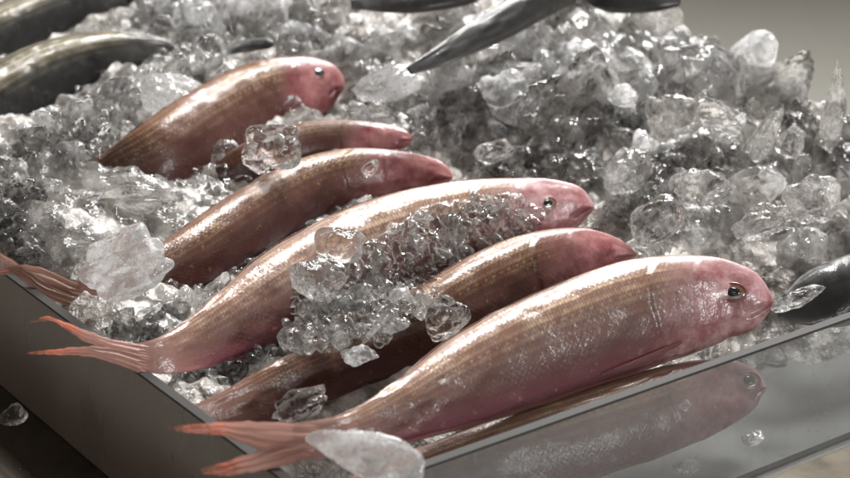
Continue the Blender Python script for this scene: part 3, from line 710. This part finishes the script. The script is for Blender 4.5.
chunk(447, 316, .073, 54, 44, 35, 24, ICE, 'dark glassy round chunk wedged between red-backed fish and front fish', p=5)
chunk(358, 355, .068, 40, 22, 15, 27, ICE_W, 'small white flat flake lying over the dark gap below the heaped fish', thick=.4)
chunk(364, 455, .080, 124, 66, -10, 31, ICE_M, 'large milky triangular slab against the front fish tail and panel edge', p=7, taper=-.5, thick=.35, dent=.05)
chunk(835, 108, .088, 96, 36, 84, 33, ICE_G, 'tall pointed ice shard standing upright at the right edge', p=10, thick=.5, taper=.66)
chunk(766, 132, .086, 66, 40, 62, 36, ICE, 'dark leaning shard with sharp tip, left of the tall pointed shard', p=12, thick=.5, taper=.7)
chunk(794, 143, .080, 26, 34, 0, 39, ICE, 'small dark round lump of ice between the leaning shard and tall shard', p=5)
chunk(672, 116, 0.083, 56, 60, 40, 42, ICE_G, 'thick grey tilted slab in the pile left of the leaning shard', p=12, thick=.5)
chunk(715, 118, 0.081, 62, 40, -20, 44, ICE_G, 'tan-grey sloping slab lying against the thick tilted slab', p=12, thick=.6)
chunk(386, 86, .076, 84, 40, 12, 47, ICE_W, 'flat whitish slab with thin sharp edge, beyond the pink head', p=9, thick=.6)
chunk(530, 40, .088, 64, 44, -8, 51, ICE_W, 'frosted white block beside the slim charcoal fish', p=11)
chunk(516, 73, .082, 96, 26, -4, 54, ICE_W, 'long white flat slab lying below the frosted white block', p=12)
chunk(492, 152, .074, 46, 28, 6, 57, ICE_G, 'pale square cube of ice just above the tan fish head', p=14)
chunk(130, 208, .062, 130, 54, 8, 61, ICE_G, 'broad frosty mound of ice between the big slab and pink-headed fish', p=5, dent=.22)
chunk(622, 96, .086, 36, 26, 0, 64, ICE_W, 'bright white crumb of ice left of the thick tilted slab', p=6)
chunk(14, 416, .008, 34, 26, 5, 67, ICE_G, 'half melted chunk left on the steel ledge by the dark side panel', p=4)
chunk(630, 170, 0.071, 60, 46, 20, 71, ICE_G, 'round-cornered clear lump in the pile above the red-backed fish snout', p=7)
chunk(700, 190, 0.075, 66, 46, -20, 74, ICE_G, 'broad clear lump with glinting ridge in the middle of the right pile', p=8)
chunk(815, 200, 0.073, 64, 54, 10, 77, ICE_G, 'milky wide lump at the right edge above the charcoal fish', p=7)
chunk(800, 296, .056, 70, 22, 24, 111, ICE, 'thin wet shard lying over the charcoal fish by the front fish snout', p=7, thick=.5)
chunk(655, 222, 0.065, 58, 56, 0, 81, ICE_G, 'smooth brownish melted block above the front fish shoulder', p=6)
chunk(760, 225, 0.071, 70, 42, 14, 84, ICE, 'clear ridged lump above the dark hole near the front fish eye', p=8)
chunk(685, 406, .040, 15, 13, 0, 87, ICE_W, 'tiny white chip against the side of the fish behind the front panel', base=I3)
chunk(755, 438, .022, 26, 20, -10, 89, ICE_W, 'white chip below the snout of the fish behind the front panel', base=I3)
chunk(686, 466, .014, 28, 18, 8, 92, ICE_W, 'white chip on the tray base, lowest behind the front panel', base=I3)
chunk(443, 379, .085, 14, 12, 0, 95, ICE, 'tiny ice crumb stuck to the side of the large front fish', base=I3, p=5)
chunk(370, 168, .078, 22, 17, 20, 97, ICE, 'clear water bead sitting on the slender brown fish', base=I3, p=3, dent=.02)
chunk(383, 330, .068, 34, 34, 30, 98, ICE, 'small clear lump left of the dark glassy round chunk', p=7)
chunk(300, 405, .058, 60, 34, 15, 103, ICE, 'low clear lump beneath the front fish tail, in the dark gap', p=7)

# countable chunks of the pile, copied from a set of shapes
protos = []
for i in range(22):
    r = np.random.RandomState(500 + i)
    V, F = lump(I3, 300 + i, (1, r.uniform(.6, 1), r.uniform(.45, .85)), r.choice([7, 12, 18, 26]), 8 + i % 5, 0.11)
    protos.append([mesh('ice_chunk', V * 0.01, F, m) for m in (ICE, ICE_G, ICE_W)])
def near_fish3d(P):
    best = 1e9
    for f in FISH: best = min(best, float((np.linalg.norm(f.c[::6] - P, axis=1) - f.a[::6]).min()))
    return best
REG = [
    ('clear ice lump in the pile right of the fish heads', 'ice lumps right of the fish heads', lambda x, y: x > 560 and y > 90),
    ('whitish blurred ice lump on the far crest of the pile', 'ice lumps on the far crest', lambda x, y: x > 330 and y <= 90),
    ('small clear ice lump behind the slender brown and tan fish heads', 'ice lumps behind the fish heads', lambda x, y: 330 < x <= 560 and 90 < y < 200),
    ('whitish blurred ice lump near the dark fish at upper left', 'ice lumps around the dark fish', lambda x, y: x <= 330 and y < 130),
    ('small clear ice lump in the gaps between the pink fish', 'ice lumps between the pink fish', lambda x, y: True)]
placed = []
tries = 0
while len(placed) < 275 and tries < 12000:
    tries += 1
    px, py = RS.uniform(-10, 860), 478 * RS.uniform(0, 1) ** 1.25 - 8
    if py > 440: continue
    P = at(px, py, .06)
    z = float(bed_h(np.array(P[0]), np.array(P[1]), False)); P = at(px, py, z)
    ab = tray_ab(P)[0]
    if not (0.012 < ab[0] < LA - 0.012 and 0.065 < ab[1] < LB - 0.02): continue
    r = float(np.clip(RS.lognormal(math.log(0.0118), 0.40), 0.005, 0.023))
    if px < 560 and py > 120: r = min(r, 0.008)
    if min(np.hypot(*(P[:2] - hh)) for hh in (hole1, hole2)) < 0.014: continue
    z = float(bed_h(np.array(P[0]), np.array(P[1]))) + r * RS.uniform(-0.1, 0.3)
    c = np.array([P[0], P[1], z]); q = proj(c)[0]
    if not fish_clear(q[None], r * FPX / ((c - CAM) @ FW) * 0.75)[0]: continue
    if placed and min(np.linalg.norm(c - o[0]) - 0.40 * (o[1] + r) for o in placed) < 0: continue
    if min(math.hypot(q[0] - a_, q[1] - b_) - 0.42 * w_ for a_, b_, w_ in HAND) < r * 900: continue
    placed.append((c, r))
    far = py < 90
    w = RS.rand(); mi = (2 if w < .62 else 1 if w < .9 else 0) if far else (2 if w < .42 else 1 if w < .85 else 0) if 400 < px < 660 and py < 200 else (0 if w < .40 else 1 if w < .86 else 2)
    o = bpy.data.objects.new('ice_chunk', protos[RS.randint(len(protos))][mi]); COL.objects.link(o)
    o.location = c; o.rotation_euler = RS.uniform(-3.14, 3.14, 3); k_ = r / 0.01; o.scale = (k_ * RS.uniform(.9, 1.35), k_, k_ * RS.uniform(.75, 1.1))
    for lab, grp, fn in REG:
        if fn(px, py): tag(o, lab, 'ice chunk', grp); break

# crushed ice: uncountable grains on the bed and heaped over the tan fish
grains = [lump(I2, 900 + i, (1, np.random.RandomState(i).uniform(.35, 1), np.random.RandomState(i + 50).uniform(.22, .6)), (14, 22, 30)[i % 3], 6, .08) for i in range(16)]
GV, GF, no = [bedV], list(bedF), len(bedV); nbed = len(bedF)
def add_sheet(V, F):
    global no
    GV.append(V); GF.extend([tuple(i + no for i in f) for f in F]); no += len(V)
add_sheet(skinV, skinF)
add_sheet(*crust(F3, np.linspace(0.30, 0.97, 420), np.linspace(0.08, 0.97, 190), POLY3, 140, 0.0004))
nskin = len(GF) - nbed
def add_grain(c, r):
    global no
    V, F = grains[RS.randint(16)]
    a = RS.normal(size=(3, 3)); Q, _ = np.linalg.qr(a)
    GV.append(V @ Q.T * r + c); GF.extend([(f[0] + no, f[1] + no, f[2] + no) for f in F]); no += len(V)
cnt = 0
pts = np.stack([RS.uniform(-15, 865, 9000), 478 * RS.uniform(0, 1, 9000) ** 1.15 - 8], 1)
pts = pts[pts[:, 1] < 470]
for px, py in pts:
    P = at(px, py, .06); z = float(bed_h(np.array(P[0]), np.array(P[1]), False)); P = at(px, py, z)
    ab = tray_ab(P)[0]
    if not (0.008 < ab[0] < LA - 0.004 and 0.058 < ab[1] < LB - .01): continue
    r = float(np.clip(RS.lognormal(math.log(0.0030), 0.5), 0.0013, 0.0075))
    z = float(bed_h(np.array(P[0]), np.array(P[1]))) + r * RS.uniform(0.0, 0.7)
    if px > 330 and RS.rand() < .55: continue
    c = np.array([P[0], P[1], z + .002]); q = proj(c)
    if not fish_clear(q, r * FPX / ((c - CAM) @ FW) * 0.6)[0]: continue
    if min(math.hypot(q[0][0] - a_, q[0][1] - b_) - 0.8 * w_ for a_, b_, w_ in HAND) < 0: continue
    add_grain(c, r); cnt += 1
    if cnt > 2200: break
V3 = F3.P.reshape(-1, 3); half = (np.arange(len(V3)) % F3.nt) < F3.nt // 2
q3 = proj(V3); sel = np.where(half & in_poly(q3, POLY3))[0]
for j in RS.choice(sel, 240):
    r = float(np.clip(RS.lognormal(math.log(0.0020), 0.5), 0.0009, 0.0055))
    add_grain(V3[j] + F3.nor.reshape(-1, 3)[j] * r * RS.uniform(0.0, 1.3), r)
cnt = 0
for _ in range(3000):
    px, py = RS.uniform(270, 450), RS.uniform(285, 360)
    if not in_poly(np.array([[px, py]]), [(282, 345), (300, 300), (380, 285), (440, 265), (440, 300), (410, 325), (330, 350)])[0]: continue
    P = at(px, py, .064 + RS.uniform(-.004, .006)); r = float(np.clip(RS.lognormal(math.log(0.0024), 0.45), 0.0011, 0.006))
    add_grain(P, r); cnt += 1
    if cnt > 300: break
me = mesh('crushed_ice', np.vstack(GV), GF, [BED, ICE_C, ICE_S])
mi = np.ones(len(me.polygons), np.int32); mi[:nbed] = 0; mi[nbed:nbed + nskin] = 2; me.polygons.foreach_set('material_index', mi)
co = bpy.data.objects.new('crushed_ice', me); COL.objects.link(co)
tag(co, 'bed of crushed melting ice filling the tray around the fish', 'crushed ice', kind='stuff')

# ------------------------------------------------------------------ tray and counter
tp = tray(0, 0); tr_ = thing('display_tray', (tp[0], tp[1], 0.0), 'shallow fish tray with misted clear front panel and dark smoky side panel', 'tray')
to = (tp[0], tp[1], 0)
TH = 0.0032
def slab(p0, p1, n, t): return [tuple(p0), tuple(p1), tuple(np.array(p1) + n * t), tuple(np.array(p0) + n * t)]
ZT = Z0 - 0.0012
V, F = prism(slab(tray(-0.0, 0) , tray(LA + .012, 0), n_f, TH), 0.0005, ZT); fp = obj('front_panel', V, F, ACRYL, tr_, to, False)
V, F = prism(slab(tray(0.0, 0) + n_f * -.0001, tray(LA + .012, 0) + n_f * -.0001, n_f, TH + .0002), ZT + .0001, Z0); e = obj('panel_edge', V, F, EDGE, fp, to, False)
V, F = prism(slab(tray(0, 0.0008), tray(0, LB), n_l, TH), 0.0005, ZT); sp = obj('side_panel', V, F, SMOKE, tr_, to, False)
V, F = prism(slab(tray(0, 0.0008) - n_l * .0001, tray(0, LB) - n_l * .0001, n_l, TH + .0002), ZT + .0001, Z0); obj('panel_edge', V, F, EDGED, sp, to, False)
V, F = prism(slab(tray(LA + .003, 0.0008), tray(LA + .003, LB), d1, TH), 0.0005, Z0 - 0.02); obj('end_panel', V, F, SMOKE, tr_, to, False)
V, F = prism([tuple(tray(0.001, .001)), tuple(tray(LA, .001)), tuple(tray(LA, LB)), tuple(tray(.001, LB))], 0.0006, 0.003); obj('tray_base', V, F, TRAYB, tr_, to, False)

ct = thing('steel_counter', (tp[0], tp[1], -0.6), 'wet stainless steel counter ledge with rolled edge under the tray', 'counter')
cor = (tp[0], tp[1], -0.6)
LW = 0.026; LWF = 0.024
def off(a, b, k):   # point on the outline k metres outside the tray corner walls
    # lines offset outward from front (n_f) and left (n_l)
    return tray(a, b)
A_ = np.array([n_f, n_l]); kx = np.linalg.solve(A_, np.array([LWF, LW])); oc = CORNER + kx
fr_end = tray(LA + .012, 0) + n_f * LWF; lf_end = tray(0, LB) + n_l * LW
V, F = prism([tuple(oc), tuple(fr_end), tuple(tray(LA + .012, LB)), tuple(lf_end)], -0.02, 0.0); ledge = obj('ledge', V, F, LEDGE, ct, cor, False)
def roll(p0, p1, n, r, name):
    V = []; m = 24; k = 2
    for p in (p0, p1):
        for j in range(m):
            t = 2 * math.pi * j / m; o_ = n * (r * math.cos(t)); V.append((p[0] + o_[0], p[1] + o_[1], -r * 0.55 + r * math.sin(t)))
    F = [(j, m + j, m + (j + 1) % m, (j + 1) % m) for j in range(m)] + [tuple(range(m))[::-1], tuple(range(m, 2 * m))]
    return obj(name, V, F, STEEL, ct, cor)
roll(oc + n_f * .002, fr_end + n_f * .002, n_f, 0.0055, 'rolled_edge')
roll(oc + n_l * .002, lf_end + n_l * .002, n_l, 0.0055, 'rolled_edge')
in_ = CORNER + kx * 0.8
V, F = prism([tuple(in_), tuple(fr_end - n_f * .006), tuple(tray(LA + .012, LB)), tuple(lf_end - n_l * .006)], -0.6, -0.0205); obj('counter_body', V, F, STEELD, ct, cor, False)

fl = obj('floor', [(-9, -4, -.6), (9, -4, -.6), (9, 14, -.6), (-9, 14, -.6)], [(0, 1, 2, 3)], FLOOR, smooth=False)
tag(fl, 'olive grey concrete floor beyond the ice', 'floor', kind='structure')

# ------------------------------------------------------------------ light
def area(name, loc, target, sx, sy, energy, col):
    l = bpy.data.lights.new(name, 'AREA'); l.shape = 'RECTANGLE'; l.size = sx; l.size_y = sy; l.energy = energy; l.color = col
    o = bpy.data.objects.new(name, l); COL.objects.link(o); o.location = loc
    from mathutils import Vector
    o.rotation_euler = (Vector(target) - Vector(loc)).to_track_quat('-Z', 'Y').to_euler(); return o
area('stall_light', (0.45, 1.85, 1.1), (0.1, 0.2, .05), 1.2, 0.5, 42, (1.0, 0.995, 0.985))
area('overhead_fill', (0.40, 0.65, 1.35), (0.13, 0.22, .05), 0.5, 0.35, 8.5, (1.0, 0.995, 0.985)).data.spread = math.radians(80)  # unseen fill added overhead to brighten the ice pile
area('glint_light', (0.55, 0.9, 1.0), (0.05, 0.15, .05), 0.06, 0.06, 5, (1.0, 0.98, 0.95))  # small unseen source added for sharp glints on the ice
area('front_light', (1.0, -1.0, 0.55), (0.1, 0.0, .05), 0.4, 0.2, 7.5, (1.0, 0.99, 0.98))
w = bpy.data.worlds.new('World'); scene.world = w; w.use_nodes = True
wt = w.node_tree; bg = wt.nodes['Background']
tc = wt.nodes.new('ShaderNodeTexCoord'); nz = wt.nodes.new('ShaderNodeTexNoise'); nz.inputs['Scale'].default_value = 2.6; nz.inputs['Detail'].default_value = 2
wt.links.new(tc.outputs['Generated'], nz.inputs['Vector'])
rp = wt.nodes.new('ShaderNodeValToRGB'); e = rp.color_ramp.elements        # dim noise surroundings, bright patches added for sparkle in the ice
e[0].position = 0.44; e[0].color = (0.108, 0.096, 0.087, 1); e[1].position = 0.70; e[1].color = (1.6, 1.55, 1.5, 1)
m_ = e.new(0.60); m_.color = (0.21, 0.185, 0.165, 1)
wt.links.new(nz.outputs['Fac'], rp.inputs['Fac']); wt.links.new(rp.outputs[0], bg.inputs[0]); bg.inputs[1].default_value = 1.0

# ------------------------------------------------------------------ camera
cd = bpy.data.cameras.new('Camera'); cam = bpy.data.objects.new('Camera', cd); COL.objects.link(cam)
cam.location = CAM; cam.rotation_euler = (math.pi / 2 - PITCH, 0, 0)
cd.sensor_width = 36; cd.lens = 18 / math.tan(HF / 2); cd.clip_start = 0.01; cd.clip_end = 100
cd.dof.use_dof = True; cd.dof.focus_distance = float((at(600, 270, .07) - CAM) @ FW); cd.dof.aperture_fstop = 13.0; cd.dof.aperture_blades = 7
scene.camera = cam
scene.view_settings.view_transform = 'Standard'; scene.view_settings.look = 'None'
scene.view_settings.exposure = 0.08; scene.view_settings.gamma = 1
cy = scene.cycles
cy.use_denoising = True; cy.use_adaptive_sampling = True; cy.adaptive_threshold = 0.03; cy.max_bounces = 10; cy.transmission_bounces = 9; cy.transparent_max_bounces = 24; cy.glossy_bounces = 6; cy.diffuse_bounces = 4
cy.sample_clamp_indirect = 6.0; cy.blur_glossy = 0.3
print('a0', tray_ab(A0), 'chunks', len(placed), 'LA', LA, 'corner', CORNER)
